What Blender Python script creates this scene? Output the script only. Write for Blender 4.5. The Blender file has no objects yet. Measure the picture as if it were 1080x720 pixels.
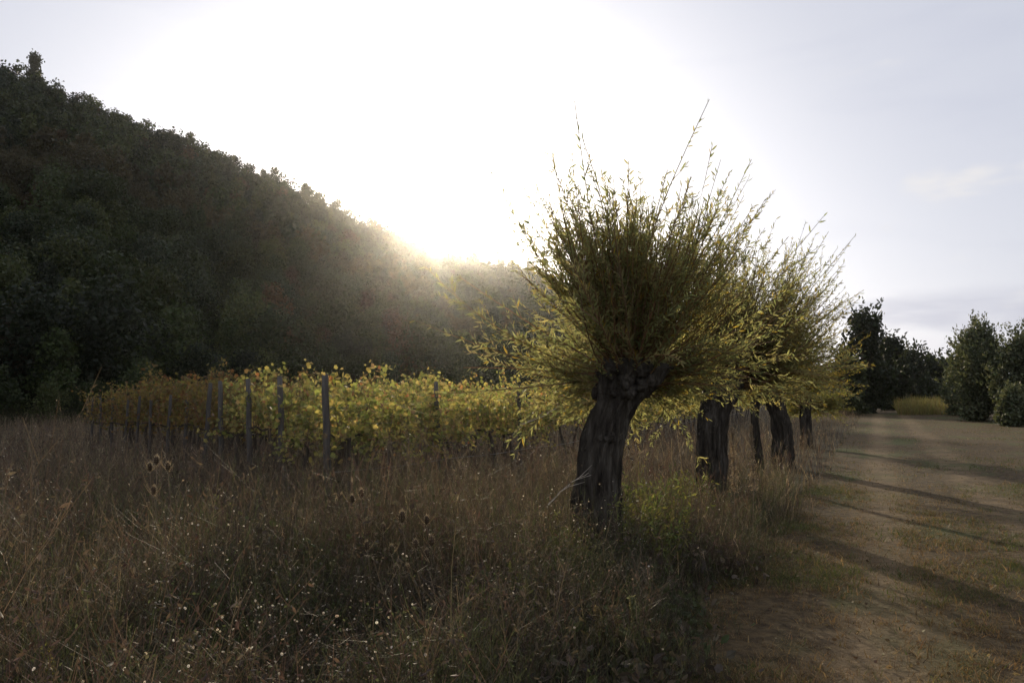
import bpy, math, random
import numpy as np
from mathutils import Vector, noise as mnoise

rng = np.random.default_rng(11)
random.seed(11)
scene = bpy.context.scene
R = math.radians

# ------------------------------------------------------------------ camera
PW, PH, F = 1080.0, 720.0, 840.0          # photograph frame and focal length in its pixels
EYE = 1.6
HOR = 428.0                               # horizon row in the photograph
pitch = math.atan((HOR - PH / 2) / F)
cam = bpy.data.cameras.new('camera')
cam.lens = 28.0
cam.sensor_width = 36.0
cam.clip_start = 0.05
cam.clip_end = 6000
cam_ob = bpy.data.objects.new('camera', cam)
scene.collection.objects.link(cam_ob)
cam_ob.location = (0, 0, EYE)
cam_ob.rotation_euler = (math.pi / 2 + pitch, 0, 0)
scene.camera = cam_ob


def ray(px, py):
    a, b = (px - PW / 2) / F, (PH / 2 - py) / F
    return np.array([a, math.cos(pitch) - b * math.sin(pitch), math.sin(pitch) + b * math.cos(pitch)])


def at(px, py, d):                        # point seen at (px,py) at view distance d (along +Y)
    r = ray(px, py)
    return np.array([0, 0, EYE]) + r * (d / r[1])


def azel(px, py):
    r = ray(px, py)
    return math.atan2(r[0], r[1]), math.atan2(r[2], math.hypot(r[0], r[1]))


# ------------------------------------------------------------------ light
SUN_AZ, SUN_EL = azel(449, 246)
sun_dir = Vector((math.sin(SUN_AZ) * math.cos(SUN_EL), math.cos(SUN_AZ) * math.cos(SUN_EL), math.sin(SUN_EL)))
sun = bpy.data.lights.new('sun', 'SUN')
sun.energy = 5.0
sun.angle = R(0.5)
sun.color = (1.0, 0.84, 0.6)
sun_ob = bpy.data.objects.new('sun', sun)
scene.collection.objects.link(sun_ob)
sun_ob.rotation_euler = sun_dir.to_track_quat('Z', 'Y').to_euler()
sun_ob.location = (0, 0, 60)

world = bpy.data.worlds.new('World')
scene.world = world
world.use_nodes = True
wn, wl = world.node_tree.nodes, world.node_tree.links
wn.clear()
w_out = wn.new('ShaderNodeOutputWorld')
w_bg = wn.new('ShaderNodeBackground')
w_sky = wn.new('ShaderNodeTexSky')
w_sky.sky_type = 'NISHITA'
w_sky.sun_disc = False
w_sky.sun_elevation = SUN_EL
w_sky.sun_rotation = SUN_AZ
w_sky.altitude = 200
w_sky.air_density = 1.0
w_sky.dust_density = 3.0
w_sky.ozone_density = 1.0
w_bg.inputs['Strength'].default_value = 0.12
SKY_SAT = 0.35
w_hsv = wn.new('ShaderNodeHueSaturation')
w_hsv.inputs['Saturation'].default_value = SKY_SAT
wl.new(w_sky.outputs['Color'], w_hsv.inputs['Color'])
# clouds: thin bands and wisps laid over the sky by direction
w_tc = wn.new('ShaderNodeTexCoord')
w_map = wn.new('ShaderNodeMapping')
w_map.inputs['Scale'].default_value = (2.2, 2.2, 11.0)
w_map.inputs['Location'].default_value = (0.35, 0.1, 0.45)
wl.new(w_tc.outputs['Generated'], w_map.inputs['Vector'])
w_n = wn.new('ShaderNodeTexNoise')
w_n.inputs['Scale'].default_value = 1.6
w_n.inputs['Detail'].default_value = 6
w_n.inputs['Roughness'].default_value = 0.5
w_n.inputs['Distortion'].default_value = 0.4
wl.new(w_map.outputs['Vector'], w_n.inputs['Vector'])
w_r = wn.new('ShaderNodeValToRGB')
w_r.color_ramp.elements[0].position = 0.5
w_r.color_ramp.elements[0].color = (1, 1, 1, 1)
w_r.color_ramp.elements[1].position = 0.72
w_r.color_ramp.elements[1].color = (0.94, 0.945, 0.965, 1)
wl.new(w_n.outputs['Fac'], w_r.inputs['Fac'])
w_veil = wn.new('ShaderNodeMix')          # thin high cirrus veil in front of the blue
w_veil.data_type = 'RGBA'
w_veil.inputs[0].default_value = 0.62
w_veil.inputs[7].default_value = (5.95, 6.25, 7.45, 1)
wl.new(w_hsv.outputs['Color'], w_veil.inputs[6])
w_mul = wn.new('ShaderNodeMix')
w_mul.data_type = 'RGBA'
w_mul.blend_type = 'MULTIPLY'
w_mul.inputs[0].default_value = 1.0
wl.new(w_veil.outputs[2], w_mul.inputs[6])
wl.new(w_r.outputs['Color'], w_mul.inputs[7])
# a low lavender cloud bank: noise-edged layer between about 5 and 8 degrees above the horizon, to the right of the sun
w_sep = wn.new('ShaderNodeSeparateXYZ')
wl.new(w_tc.outputs['Generated'], w_sep.inputs[0])
w_m2 = wn.new('ShaderNodeMapping')
w_m2.inputs['Scale'].default_value = (3.0, 3.0, 16.0)
wl.new(w_tc.outputs['Generated'], w_m2.inputs['Vector'])
w_n2 = wn.new('ShaderNodeTexNoise')
w_n2.inputs['Scale'].default_value = 2.2
w_n2.inputs['Detail'].default_value = 5
wl.new(w_m2.outputs[0], w_n2.inputs['Vector'])


def wmath(op, a, b, c=None):
    q = wn.new('ShaderNodeMath')
    q.operation = op
    for i, v in enumerate((a, b, c)):
        if v is None: continue
        if isinstance(v, (int, float)): q.inputs[i].default_value = v
        else: wl.new(v, q.inputs[i])
    return q.outputs[0]


def wramp(v, pts):
    q = wn.new('ShaderNodeValToRGB')
    q.color_ramp.interpolation = 'EASE'
    e = q.color_ramp.elements
    while len(e) < len(pts): e.new(.5)
    for el, (p_, c_) in zip(e, pts):
        el.position = p_
        el.color = (c_, c_, c_, 1)
    wl.new(v, q.inputs['Fac'])
    return q.outputs['Color']


w_z = wmath('ADD', w_sep.outputs[2], wmath('MULTIPLY', wmath('SUBTRACT', w_n2.outputs['Fac'], .5), .05))
w_band = wramp(w_z, [(.075, 0), (.098, 1), (.113, 1), (.13, 0)])
w_side = wramp(w_sep.outputs[0], [(.3, 0), (.44, 1)])
w_patch = wramp(w_n2.outputs['Fac'], [(.3, .35), (.6, 1)])
w_bf = wmath('MULTIPLY', wmath('MULTIPLY', w_band, w_side), w_patch)
w_bank = wn.new('ShaderNodeMix')
w_bank.data_type = 'RGBA'
wl.new(wmath('MULTIPLY', w_bf, .75), w_bank.inputs[0])
wl.new(w_mul.outputs[2], w_bank.inputs[6])
w_bank.inputs[7].default_value = (4.4, 4.55, 5.5, 1)
# small bright wisps
w_m3 = wn.new('ShaderNodeMapping')
w_m3.inputs['Scale'].default_value = (2.0, 2.0, 5.5)
w_m3.inputs['Location'].default_value = (1.3, .4, .15)
wl.new(w_tc.outputs['Generated'], w_m3.inputs['Vector'])
w_n3 = wn.new('ShaderNodeTexNoise')
w_n3.inputs['Scale'].default_value = 2.6
w_n3.inputs['Detail'].default_value = 7
wl.new(w_m3.outputs[0], w_n3.inputs['Vector'])
w_wisp = wn.new('ShaderNodeMix')
w_wisp.data_type = 'RGBA'
wl.new(wmath('MULTIPLY', wmath('MULTIPLY', wramp(w_n3.outputs['Fac'], [(.56, 0), (.72, 1)]), w_side), .8), w_wisp.inputs[0])
wl.new(w_bank.outputs[2], w_wisp.inputs[6])
w_wisp.inputs[7].default_value = (7.6, 7.3, 7.0, 1)
wl.new(w_wisp.outputs[2], w_bg.inputs['Color'])
wl.new(w_bg.outputs['Background'], w_out.inputs['Surface'])

vs = scene.view_settings
vs.view_transform = 'Standard'
vs.look = 'None'
vs.exposure = 0.0
vs.gamma = 1.0
vs.use_curve_mapping = False
scene.cycles.use_denoising = True
scene.cycles.max_bounces = 10
scene.cycles.diffuse_bounces = 6
scene.cycles.transparent_max_bounces = 8
scene.cycles.caustics_reflective = False
scene.cycles.caustics_refractive = False

HAZE_DENSITY = 0.00013
HAZE_ANISO = 0.91

# ------------------------------------------------------------------ helpers
CO = scene.collection.objects
# direction of the track and the vine rows (they vanish at pixel 925 on the horizon)
UA = math.atan((925 - PW / 2) / F)
US, UC = math.sin(UA), math.cos(UA)


def W(X, A):                              # track coordinates (X across, A along) -> world x,y
    return X * UC + A * US, -X * US + A * UC


def T(x, y):                              # world -> track coordinates
    return x * UC - y * US, x * US + y * UC


def gz(x, y):                             # ground height
    x = np.asarray(x, float)
    y = np.asarray(y, float)
    a = x * US + y * UC
    t = np.clip(a - 14, 0, 90)
    soft = np.where(t < 8, t * t / 16.0, t - 4)
    return 0.0195 * soft


def tag(o, label=None, cat=None, group=None, kind=None):
    if label: o['label'] = label
    if cat: o['category'] = cat
    if group: o['group'] = group
    if kind: o['kind'] = kind
    return o


def empty(name, loc, rz=0.0):
    o = bpy.data.objects.new(name, None)
    o.location = loc
    o.rotation_euler = (0, 0, rz)
    o.empty_display_size = 0.3
    CO.link(o)
    return o


class Acc:
    """collects vertices, faces and per-vertex colours, then links ONE mesh object"""
    def __init__(s):
        s.v, s.f, s.c, s.n = [], [], [], 0

    def add(s, V, Fa, C):
        V = np.asarray(V, float).reshape(-1, 3)
        C = np.asarray(C, float)
        if C.ndim == 1:
            C = np.tile(C[None, :], (len(V), 1))
        s.v.append(V)
        s.c.append(C)
        s.f.append(np.asarray(Fa, np.int64) + s.n)
        s.n += len(V)

    def build(s, name, mat, parent=None, loc=None, smooth=False):
        me = bpy.data.meshes.new(name)
        V = np.concatenate(s.v)
        C = np.concatenate(s.c)
        me.vertices.add(len(V))
        me.vertices.foreach_set('co', V.astype(np.float32).ravel())
        nl = sum(f.size for f in s.f)
        nf = sum(len(f) for f in s.f)
        me.loops.add(nl)
        me.polygons.add(nf)
        me.loops.foreach_set('vertex_index', np.concatenate([f.ravel() for f in s.f]).astype(np.int32))
        tot = np.concatenate([np.full(len(f), f.shape[1]) for f in s.f]).astype(np.int32)
        st = np.concatenate([[0], np.cumsum(tot)[:-1]]).astype(np.int32)
        me.polygons.foreach_set('loop_start', st)
        me.polygons.foreach_set('loop_total', tot)
        me.polygons.foreach_set('use_smooth', np.full(nf, bool(smooth)))
        a = me.color_attributes.new('Col', 'FLOAT_COLOR', 'POINT')
        a.data.foreach_set('color', np.concatenate([np.clip(C, 0, 1), np.ones((len(C), 1))], 1).astype(np.float32).ravel())
        me.materials.append(mat)
        me.update(calc_edges=True)
        o = bpy.data.objects.new(name, me)
        CO.link(o)
        if parent is not None: o.parent = parent
        if loc is not None: o.location = loc
        return o


def norm(v):
    return v / np.maximum(np.linalg.norm(v, axis=-1, keepdims=True), 1e-9)


def blades(acc, base, d0, L, bend, width, col, nseg=3, up=None, taper=0.85):
    """thin curved ribbons: base(N,3), d0 unit dir(N,3), L(N), bend vector (N,3) added as t^2*L"""
    N = len(base)
    t = np.linspace(0, 1, nseg + 1)
    P = base[:, None, :] + d0[:, None, :] * (L[:, None] * t)[..., None] + bend[:, None, :] * (L[:, None] * t ** 2)[..., None]
    ang = rng.uniform(0, math.tau, N)
    side = np.stack([np.cos(ang), np.sin(ang), np.zeros(N)], 1)
    w = width[:, None] * (1 - taper * t)[None, :] * 0.5
    A = P - side[:, None, :] * w[..., None]
    B = P + side[:, None, :] * w[..., None]
    V = np.stack([A, B], 2).reshape(-1, 3)
    idx = np.arange(N)[:, None] * (2 * (nseg + 1)) + np.arange(nseg)[None, :] * 2
    idx = idx.ravel()
    Fc = np.stack([idx, idx + 1, idx + 3, idx + 2], 1)
    acc.add(V, Fc, np.repeat(col, 2 * (nseg + 1), axis=0))
    return P


def tubes(acc, P, r, col, sides=3):
    """P (N,K,3), r (N,K)"""
    N, K, _ = P.shape
    tan = norm(np.gradient(P, axis=1))
    ref = np.where(np.abs(tan[..., 2:3]) > 0.9, np.array([1.0, 0, 0]), np.array([0, 0, 1.0]))
    s1 = norm(np.cross(tan, ref))
    s2 = np.cross(tan, s1)
    a = np.arange(sides) / sides * math.tau
    V = P[:, :, None, :] + r[:, :, None, None] * (np.cos(a)[None, None, :, None] * s1[:, :, None, :] + np.sin(a)[None, None, :, None] * s2[:, :, None, :])
    n = np.arange(N)[:, None, None] * K * sides
    k = np.arange(K - 1)[None, :, None] * sides
    j = np.arange(sides)[None, None, :]
    j2 = (j + 1) % sides
    f = np.stack([n + k + j, n + k + j2, n + k + sides + j2, n + k + sides + j], -1).reshape(-1, 4)
    acc.add(V.reshape(-1, 3), f, np.repeat(col, K * sides, axis=0))


def frames(fwd, roll=None):
    """rotation matrices whose columns are (side, fwd, normal)"""
    N = len(fwd)
    f = norm(fwd)
    ref = norm(rng.normal(size=(N, 3))) if roll is None else roll
    s = norm(np.cross(f, ref))
    n = np.cross(s, f)
    return np.stack([s, f, n], 2)


def scatter(acc, tv, tf, pos, M, scale, col):
    """copies template (V,3)/(list of face arrays) to N places"""
    N, K = len(pos), len(tv)
    sc = np.asarray(scale)
    if sc.ndim == 1: sc = np.repeat(sc[:, None], 3, 1)
    V = np.einsum('nij,nkj->nki', M, tv[None] * sc[:, None, :]) + pos[:, None, :]
    off = np.arange(N)[:, None, None] * K
    fs = tf if isinstance(tf, list) else [tf]
    first = True
    n0 = acc.n
    for fa in fs:
        g = (fa[None] + off).reshape(-1, fa.shape[1])
        if first:
            acc.add(V.reshape(-1, 3), g, np.repeat(col, K, axis=0))
            first = False
        else:
            acc.f.append(g + n0)


def cols(N, palette, weights=None, jit=0.18):
    p = np.array(palette, float)
    w = None if weights is None else np.array(weights, float) / sum(weights)
    c = p[rng.choice(len(p), N, p=w)]
    b = rng.uniform(0, 1, (N, 1))
    c = c * (1 + jit * (2 * b - 1)) * (1 + 0.12 * jit * rng.normal(size=(N, 3)))
    return np.clip(c, 0.003, 0.95)


def vnoise(P, s):
    return np.array([mnoise.noise(Vector((p[0] * s, p[1] * s, p[2] * s if len(p) > 2 else 0.0))) for p in P])


def egg(h, r, rings=7, sides=10):
    V, Fq = [], []
    for i in range(rings + 1):
        a = math.pi * i / rings
        for j in range(sides):
            b = math.tau * j / sides
            V.append((math.sin(a) ** .85 * r * math.cos(b), math.sin(a) ** .85 * r * math.sin(b), h * .5 * (1 - math.cos(a))))
    for i in range(rings):
        for j in range(sides):
            j2 = (j + 1) % sides
            Fq.append((i * sides + j, i * sides + j2, (i + 1) * sides + j2, (i + 1) * sides + j))
    return np.array(V), np.array(Fq)


# leaf templates: y is along the leaf
LANCE = (np.array([[0, 0, 0], [.09, .3, .02], [.085, .62, .03], [0, 1, -.03], [-.085, .62, .03], [-.09, .3, .02], [0, .45, -.015]]),
         [np.array([[0, 1, 6], [6, 5, 0]]), np.array([[1, 2, 3, 6], [6, 3, 4, 5]])])
OVAL = (np.array([[0, 0, 0], [.3, .35, .05], [.22, .75, .06], [0, 1, -.05], [-.22, .75, .06], [-.3, .35, .05]]),
        [np.array([[0, 1, 2, 3], [0, 3, 4, 5]])])
_gl = [(0, 0), (.22, -.12), (.45, .05), (.36, .22), (.58, .45), (.33, .52), (.3, .72), (.12, .68), (0, 1.0)]
_gl = _gl + [(-x, y) for x, y in _gl[-2:0:-1]]
VINE = (np.array([(x, y, .12 * abs(x) - .08 * y * y) for x, y in _gl]), [np.array([list(range(0, 9)), [8] + list(range(9, 16)) + [0]])])
QUAD = (np.array([[-.5, -.35, 0], [.15, -.55, .08], [.5, .3, 0], [-.2, .6, -.06]]), [np.array([[0, 1, 2, 3]])])
CLUMP = (np.array([[-.5, -.5, 0], [.1, -.6, .1], [.55, -.1, 0], [.35, .5, -.1], [-.2, .6, .05], [-.6, .1, 0]]),
         [np.array([[0, 1, 2, 3], [0, 3, 4, 5]])])


# ------------------------------------------------------------------ materials
def foliage_mat(name, trans=0.5, rough=0.5, spec=0.3, warm=(1.18, 1.12, 0.8)):
    m = bpy.data.materials.new(name)
    m.use_nodes = True
    n, l = m.node_tree.nodes, m.node_tree.links
    n.clear()
    out = n.new('ShaderNodeOutputMaterial')
    at_ = n.new('ShaderNodeAttribute')
    at_.attribute_name = 'Col'
    p = n.new('ShaderNodeBsdfPrincipled')
    p.inputs['Roughness'].default_value = rough
    p.inputs['Specular IOR Level'].default_value = spec
    tb = n.new('ShaderNodeBsdfTranslucent')
    mm = n.new('ShaderNodeMix')
    mm.data_type = 'RGBA'
    mm.blend_type = 'MULTIPLY'
    mm.inputs[0].default_value = 1
    mm.inputs[7].default_value = (*warm, 1)
    mx = n.new('ShaderNodeMixShader')
    mx.inputs[0].default_value = trans
    tc = n.new('ShaderNodeTexCoord')
    nz = n.new('ShaderNodeTexNoise')
    nz.inputs['Scale'].default_value = 9
    nz.inputs['Detail'].default_value = 3
    l.new(tc.outputs['Object'], nz.inputs['Vector'])
    hs = n.new('ShaderNodeHueSaturation')
    mr = n.new('ShaderNodeMapRange')
    mr.inputs[1].default_value = .3
    mr.inputs[2].default_value = .7
    mr.inputs[3].default_value = .75
    mr.inputs[4].default_value = 1.25
    l.new(nz.outputs['Fac'], mr.inputs[0])
    l.new(mr.outputs[0], hs.inputs['Value'])
    l.new(at_.outputs['Color'], hs.inputs['Color'])
    l.new(hs.outputs['Color'], p.inputs['Base Color'])
    l.new(hs.outputs['Color'], mm.inputs[6])
    l.new(mm.outputs[2], tb.inputs['Color'])
    l.new(p.outputs[0], mx.inputs[1])
    l.new(tb.outputs[0], mx.inputs[2])
    l.new(mx.outputs[0], out.inputs['Surface'])
    return m


def noise_mat(name, c1, c2, scale=6, stretch=(1, 1, 1), rough=0.85, bump=0.4, bscale=None, detail=8, c3=None, dist=0.03):
    m = bpy.data.materials.new(name)
    m.use_nodes = True
    n, l = m.node_tree.nodes, m.node_tree.links
    p = n['Principled BSDF']
    p.inputs['Roughness'].default_value = rough
    p.inputs['Specular IOR Level'].default_value = 0.1
    tc = n.new('ShaderNodeTexCoord')
    mp = n.new('ShaderNodeMapping')
    mp.inputs['Scale'].default_value = stretch
    l.new(tc.outputs['Object'], mp.inputs['Vector'])
    nz = n.new('ShaderNodeTexNoise')
    nz.inputs['Scale'].default_value = scale
    nz.inputs['Detail'].default_value = detail
    nz.inputs['Roughness'].default_value = 0.65
    l.new(mp.outputs[0], nz.inputs['Vector'])
    cr = n.new('ShaderNodeValToRGB')
    cr.color_ramp.elements[0].position = .3
    cr.color_ramp.elements[0].color = (*c1, 1)
    cr.color_ramp.elements[1].position = .7
    cr.color_ramp.elements[1].color = (*c2, 1)
    if c3:
        e = cr.color_ramp.elements.new(.52)
        e.color = (*c3, 1)
    l.new(nz.outputs['Fac'], cr.inputs['Fac'])
    l.new(cr.outputs['Color'], p.inputs['Base Color'])
    nb = n.new('ShaderNodeTexNoise')
    nb.inputs['Scale'].default_value = bscale or scale * 2
    nb.inputs['Detail'].default_value = 6
    l.new(mp.outputs[0], nb.inputs['Vector'])
    b = n.new('ShaderNodeBump')
    b.inputs['Strength'].default_value = bump
    b.inputs['Distance'].default_value = dist
    l.new(nb.outputs['Fac'], b.inputs['Height'])
    l.new(b.outputs[0], p.inputs['Normal'])
    return m


M_leaf = foliage_mat('willow_leaf', .78, .45, .35)
M_vine = foliage_mat('vine_leaf', .68, .5, .3, (1.3, 1.15, .6))
M_tree = foliage_mat('tree_leaf', .35, .55, .25)
M_grass = foliage_mat('dry_grass', .4, .6, .2, (1.15, 1.05, .85))
M_seed = foliage_mat('seed_fluff', .55, .8, .1, (1.05, 1.0, .92))
M_wood = foliage_mat('twig', 0.05, .7, .3, (1, 1, 1))
M_bark = noise_mat('willow_bark', (.024, .02, .015), (.14, .125, .102), 13, (1, 1, .2), .9, 1.0, 20, c3=(.062, .053, .042), dist=.09)
M_bark2 = noise_mat('dark_bark', (.04, .033, .027), (.12, .1, .08), 7, (1, 1, .3), .9, .7)
M_post = noise_mat('weathered_post', (.045, .04, .036), (.125, .115, .102), 14, (1, 1, .12), .85, .5)
M_wire = noise_mat('dull_wire', (.12, .12, .12), (.22, .21, .2), 30, rough=.5, bump=.1)
M_ground = noise_mat('field_soil', (.035, .028, .018), (.11, .085, .05), 1.3, bump=.8, bscale=22, c3=(.06, .052, .028), dist=.08)
M_hill = noise_mat('hill_floor', (.014, .018, .008), (.035, .034, .016), .12, bump=.6, bscale=1.5, dist=.5)

# ------------------------------------------------------------------ ground
def axis_steps(lo, hi, fine, far):
    a = list(np.arange(-lo, hi + 1e-6, fine))
    s, x = fine, hi
    while x < far:
        s *= 1.35
        x += s
        a.append(x)
    s, x = fine, -lo
    while x > -far:
        s *= 1.35
        x -= s
        a.insert(0, x)
    return np.array(a)


gx = axis_steps(30, 40, 1.0, 1100)
gy = axis_steps(10, 120, 1.0, 1100)
GX, GY = np.meshgrid(gx, gy, indexing='ij')
acc = Acc()
ni, nj = GX.shape
ii = (np.arange(ni - 1)[:, None] * nj + np.arange(nj - 1)[None, :]).ravel()
acc.add(np.stack([GX, GY, gz(GX, GY)], -1).reshape(-1, 3), np.stack([ii, ii + nj, ii + nj + 1, ii + 1], 1), np.array([.1, .08, .05]))
ground = tag(acc.build('ground', M_ground, smooth=True), 'dark earthy ground of the vineyard field', 'ground', kind='structure')


# mown track, in its own coordinates (x across, y along)
def track_mat():
    m = bpy.data.materials.new('track_surface')
    m.use_nodes = True
    n, l = m.node_tree.nodes, m.node_tree.links
    p = n['Principled BSDF']
    p.inputs['Roughness'].default_value = .95
    p.inputs['Specular IOR Level'].default_value = .15
    tc = n.new('ShaderNodeTexCoord')

    def nz(scale, detail=6, st=(1, 1, 1)):
        mp = n.new('ShaderNodeMapping')
        mp.inputs['Scale'].default_value = st
        l.new(tc.outputs['Object'], mp.inputs['Vector'])
        t = n.new('ShaderNodeTexNoise')
        t.inputs['Scale'].default_value = scale
        t.inputs['Detail'].default_value = detail
        t.inputs['Roughness'].default_value = .62
        l.new(mp.outputs[0], t.inputs['Vector'])
        return t.outputs['Fac']

    def ramp(f, a, b, c1, c2):
        r = n.new('ShaderNodeValToRGB')
        r.color_ramp.elements[0].position = a
        r.color_ramp.elements[1].position = b
        r.color_ramp.elements[0].color = (*c1, 1)
        r.color_ramp.elements[1].color = (*c2, 1)
        l.new(f, r.inputs['Fac'])
        return r.outputs['Color']

    def mix(f, a, b):
        x = n.new('ShaderNodeMix')
        x.data_type = 'RGBA'
        l.new(f, x.inputs[0])
        l.new(a, x.inputs[6])
        l.new(b, x.inputs[7])
        return x.outputs[2]
    straw = ramp(nz(9, 8), .35, .7, (.036, .024, .012), (.13, .09, .043))
    soil = ramp(nz(5, 8), .3, .7, (.1, .069, .037), (.25, .173, .094))
    green = ramp(nz(7, 8), .3, .7, (.035, .043, .014), (.095, .1, .032))
    # wheel ruts: two bands across x
    sep = n.new('ShaderNodeSeparateXYZ')
    l.new(tc.outputs['Object'], sep.inputs[0])
    wob = n.new('ShaderNodeMath')
    wob.operation = 'MULTIPLY_ADD'
    wob.inputs[1].default_value = .5
    l.new(nz(.35, 3), wob.inputs[0])
    l.new(sep.outputs[0], wob.inputs[2])
    cr = n.new('ShaderNodeValToRGB')
    e = cr.color_ramp.elements
    e[0].position = 0
    e[0].color = (0, 0, 0, 1)
    e[1].position = 1
    e[1].color = (0, 0, 0, 1)
    for pos, v in ((.18, 0), (.24, .8), (.31, .8), (.38, .0), (.5, 0), (.56, .7), (.63, .7), (.7, 0)):
        q = e.new(pos)
        q.color = (v, v, v, 1)
    mr = n.new('ShaderNodeMapRange')
    mr.inputs[1].default_value = -1.2
    mr.inputs[2].default_value = 4.0
    l.new(wob.outputs[0], mr.inputs[0])
    l.new(mr.outputs[0], cr.inputs['Fac'])
    gm = n.new('ShaderNodeValToRGB')
    gm.color_ramp.elements[0].position = .5
    gm.color_ramp.elements[1].position = .62
    l.new(nz(.55, 4, (1, .45, 1)), gm.inputs['Fac'])
    base = mix(gm.outputs['Color'], straw, green)
    rutn = n.new('ShaderNodeMath')
    rutn.operation = 'MULTIPLY'
    l.new(cr.outputs['Color'], rutn.inputs[0])
    l.new(ramp(nz(1.2, 5), .35, .6, (.2, .2, .2), (1, 1, 1)), rutn.inputs[1])
    base = mix(rutn.outputs[0], base, soil)
    l.new(base, p.inputs['Base Color'])
    b = n.new('ShaderNodeBump')
    b.inputs['Strength'].default_value = .9
    b.inputs['Distance'].default_value = .05
    l.new(nz(14, 8), b.inputs['Height'])
    l.new(b.outputs[0], p.inputs['Normal'])
    return m


acc = Acc()
tx = np.concatenate([np.linspace(-1.25, 3, 40), np.linspace(3.2, 9, 30)])
ty = np.concatenate([np.linspace(-8, 30, 200), np.linspace(30.5, 84, 108)])
TX, TY = np.meshgrid(tx, ty, indexing='ij')
wob = np.array([[0.22 * mnoise.noise(Vector((0, a * .5, 3.3))) + .1 * mnoise.noise(Vector((0, a * 1.7, 8.3))) for a in ty]])
TXe = TX + wob * np.exp(-np.abs(TX + 1.25))
wx, wy = W(TXe, TY)
lump = np.array([mnoise.noise(Vector((a * .9, b * .9, 1.0))) for a, b in zip(TX.ravel(), TY.ravel())]).reshape(TX.shape)
TZ = gz(wx, wy) + .02 + .012 * (1 + lump)
ni, nj = TX.shape
ii = (np.arange(ni - 1)[:, None] * nj + np.arange(nj - 1)[None, :]).ravel()
acc.add(np.stack([TXe, TY, TZ], -1).reshape(-1, 3), np.stack([ii, ii + nj, ii + nj + 1, ii + 1], 1), np.array([.1, .08, .05]))
track = tag(acc.build('track', track_mat(), smooth=True), 'mown dry grass farm track running to the dark trees', 'track', kind='structure')
track.rotation_euler = (0, 0, -UA)

# ------------------------------------------------------------------ hill
ridge_px = [(-420, 40), (-200, 30), (-60, 55), (0, 76), (37, 80), (100, 108), (150, 133), (200, 147), (245, 168), (300, 190), (330, 205),
            (380, 231), (420, 245), (450, 260), (490, 266), (520, 270), (560, 282), (640, 312), (740, 352), (830, 388), (930, 412), (1100, 425)]
r_az = np.array([azel(x, y)[0] for x, y in ridge_px])
r_el = np.array([azel(x, y)[1] for x, y in ridge_px])


def hill_params(az):
    el = np.interp(az, r_az, r_el)
    Rr = np.interp(az, [-1.2, -.3, -.12, 0, .2, .9], [225, 225, 250, 380, 460, 480])
    Ff = np.interp(az, [-1.2, -.5, -.12, 0, .2, .9], [60, 62, 90, 150, 200, 220])
    H = np.tan(el) * Rr + EYE - 5.0
    return np.maximum(H, .3), Rr, Ff


def hill_z(az, r):
    H, Rr, Ff = hill_params(az)
    t = np.clip((r - Ff) / (Rr - Ff), 0, 1)
    prof = 0.82 * t + 0.18 * t * t * (3 - 2 * t)
    back = np.where(r > Rr, np.exp(-((r - Rr) / 170) ** 2), 1.0)
    return H * prof * back


azs = np.linspace(-1.35, .95, 150)
rs = np.concatenate([np.linspace(54, 500, 120), np.linspace(510, 900, 30)])
AZ, RS = np.meshgrid(azs, rs, indexing='ij')
HX, HY = RS * np.sin(AZ), RS * np.cos(AZ)
hz = hill_z(AZ, RS)
bump = np.array([mnoise.noise(Vector((a * .03, b * .03, 0))) + .5 * mnoise.noise(Vector((a * .09, b * .09, 4))) for a, b in zip(HX.ravel(), HY.ravel())]).reshape(HX.shape)
HZ = gz(HX, HY) - .3 + hz + bump * 1.6 * np.clip(hz / 8, 0, 1)
acc = Acc()
ni, nj = HX.shape
ii = (np.arange(ni - 1)[:, None] * nj + np.arange(nj - 1)[None, :]).ravel()
acc.add(np.stack([HX, HY, HZ], -1).reshape(-1, 3), np.stack([ii, ii + 1, ii + nj + 1, ii + nj], 1), np.array([.05, .05, .03]))
hill = tag(acc.build('hill', M_hill, smooth=True), 'steep dark hill falling from upper left to the field', 'hill', kind='structure')


def surf_z(x, y):
    az, r = math.atan2(x, y), math.hypot(x, y)
    h = float(hill_z(np.array([az]), np.array([r]))[0])
    return float(gz(x, y)) + max(0.0, h - .3)


# woods on the hill: one mass of tree crowns
def crown_cloud(n, blobs, size, flat=.5):
    """positions spread through a crown made of blobs (x,y,z,r), with outward-ish normals"""
    b = np.array(blobs)
    w = b[:, 3] ** 2
    k = rng.choice(len(b), n, p=w / w.sum())
    d = norm(rng.normal(size=(n, 3)))
    rad = b[k, 3] * (1 - .5 * rng.uniform(0, 1, n) ** 1.6) * (1 + .28 * np.abs(rng.normal(size=n)) * (rng.uniform(size=n) < .35))
    pos = b[k, :3] + d * rad[:, None] * np.array([1, 1, .85])
    return pos, norm(d + .7 * rng.normal(size=(n, 3)))


def tree_blobs(h, w, nb, low=.25, br=(.17, .27)):
    bl = []
    for _ in range(nb):
        a = rng.uniform(0, math.tau)
        z = rng.uniform(low, .86)
        q = math.sin(math.pi * min(1, (z - low + .12) / (1.02 - low))) ** .7
        rr = w * .5 * q * rng.uniform(.15, .75)
        bl.append((math.cos(a) * rr, math.sin(a) * rr, h * z, w * rng.uniform(*br)))
    bl.append((0, 0, h * .86, w * .2))
    return bl


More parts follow.
